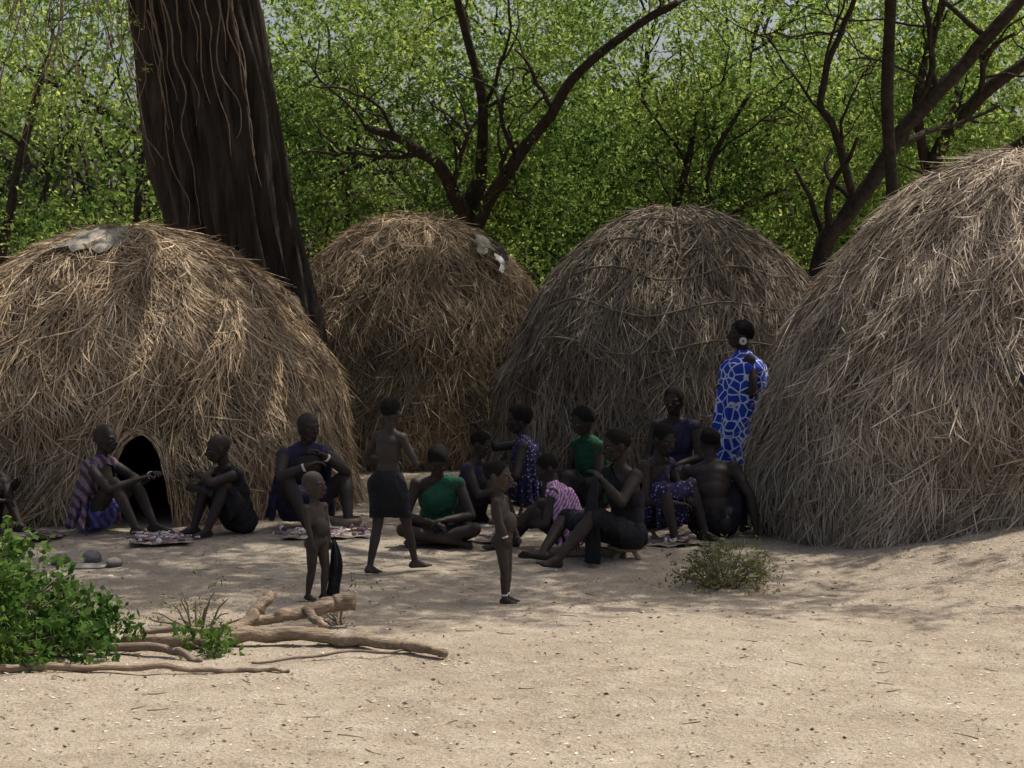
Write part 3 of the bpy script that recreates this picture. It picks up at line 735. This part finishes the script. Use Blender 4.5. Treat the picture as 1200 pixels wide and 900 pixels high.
mat_goods(-4.1,17.5,.5,.45,-.2,'folded_blanket','cape',3)
mat_goods(1.35,16.9,.5,.4,.4,'craft_display_mat','mat',40)
mat_goods(-.15,17.1,.35,.28,.4,'craft_display_mat','mat',14)
g=Geo(); tube(g,[(.18,16.15,.05),(.5,16.2,.055),(.9,16.1,.05)],(.04,.045),10,4,.02,.1); mkobj('wooden_pole',g,M['log'])
g=Geo()
ring=[[V((r*math.cos(a),r*math.sin(a),z)) for a in [2*math.pi*j/24 for j in range(24)]] for z,r in ((0,.06),(.03,.11),(.09,.14),(.13,.145),(.13,.13),(.09,.125),(.04,.09))]
rings(g,ring,24); o=mkobj('clay_bowl',g,M['vine']); o.location=(-1.45,17.8,gz(-1.45,17.8)); 
def L(name,pts,rs,mt='log',seg=16,rough=.22,wob=.03):
    g=Geo(); P=[(x,y,gz(x,y)+z) for x,y,z in pts]; tube(g,P,rs,seg,10,wob,rough); return mkobj(name,g,M[mt])
L('fallen_log',[(-2.35,12.3,.05),(-1.9,12.2,.05),(-1.4,12.3,.07),(-.9,12.15,.05),(-.38,11.75,.03)],[.03,.042,.046,.04,.024])
e=empty('driftwood_branch'); 
for pts,rs in (([(-1.72,12.7,.05),(-1.5,12.75,.09),(-1.25,12.85,.13),(-1.0,12.9,.17)],[.022,.036,.045,.058]),([(-1.72,12.55,.04),(-1.62,12.75,.13),(-1.52,12.9,.22)],[.045,.04,.03]),([(-1.3,12.8,.12),(-1.15,12.6,.05)],[.03,.02])):
    g=Geo(); tube(g,[(x,y,gz(x,y)+z) for x,y,z in pts],rs,16,10,.03,.5); mkobj('limb',g,M['log'],e)
L('fallen_stick',[(-3.3,11.3,.03),(-2.4,11.4,.03),(-1.7,11.45,.02),(-1.25,11.4,.015)],[.025,.021,.016,.010])
L('fallen_stick',[(-2.5,12.0,.04),(-2.1,11.95,.05),(-1.8,11.75,.02)],[.03,.025,.018],'vine')
L('fallen_stick',[(-2.3,12.6,.03),(-1.9,12.45,.08),(-1.5,12.5,.04)],[.018,.018,.010],'vine')
L('fallen_stick',[(-1.5,11.7,.01),(-.9,11.85,.03),(-.4,11.95,.01)],[.008,.008,.005],'vine')
def bush(name,x,y,rx,ry,h,n,per,spread,size,mt,asp=.6):
    e=empty(name); g=Geo(); cs=[]
    for i in range(n):
        a=random.random()*6.28; r=math.sqrt(random.random()); px=x+rx*r*math.cos(a); py=y+ry*r*math.sin(a)
        z=gz(px,py)+h*(1-.75*r*r)*random.uniform(.15,1)*(1+.5*noise.noise(V((px*3,py*3,0))))
        cs.append((px,py,z))
        if i%2==0: tube(g,[(x+(px-x)*.25,y+(py-y)*.25,gz(x,y)),(x+(px-x)*.6,y+(py-y)*.6,gz(x,y)+(z-gz(x,y))*.6),(px,py,z)],(.009,.004),4,3,.03)
    mkobj('stems',g,M['vine'],e); leafcloud('leaves',cs,per,spread,size,M[mt],e,asp=asp)
bush('green_bush',-3.12,12.0,.80,.7,.64,230,42,.11,.05,'bush')
bush('green_bush',-1.78,12.05,.18,.2,.20,20,28,.07,.04,'bush')
bush('weed_tuft',-2.0,12.9,.35,.2,.36,30,14,.08,.028,'shrub',.3)
bush('weed_tuft',-1.1,13.0,.25,.15,.2,16,14,.06,.025,'shrub',.3)
bush('dry_shrub',1.52,14.75,.36,.3,.42,90,42,.08,.026,'shrub',.4)
n=9000; y=6.5+14*rng.uniform(0,1,n)**1.2; x=rng.uniform(-.30,.30,n)*y*1.1
c=np.stack([x,y,[gz(a,b)+micro(a,b)+.006 for a,b in zip(x,y)]],1)
quadmesh('leaf_litter',leafquads(c,.026,.88,.5),M['litter'])
g=Geo()
for _ in range(300):
    y=random.uniform(7,17); x=random.uniform(-.28,.28)*y; s=random.uniform(.003,.010); ellip(g,(x,y,gz(x,y)+micro(x,y)+s*.2),(s*1.3,s,s*.7),None,7,5)
mkobj('pebbles',g,M['pebble'])
g=Geo()
for _ in range(170):
    y=random.uniform(7,17.5); x=random.uniform(-.28,.28)*y; a=random.random()*6.28; l=random.uniform(.03,.13); 
    pts=[(x+l*t*math.cos(a+.3*t),y+l*t*math.sin(a+.3*t)) for t in (0,.5,1)]
    tube(g,[(p[0],p[1],gz(*p)+micro(*p)+.003) for p in pts],(.003,.0015),4,2)
mkobj('twigs',g,M['pole'])
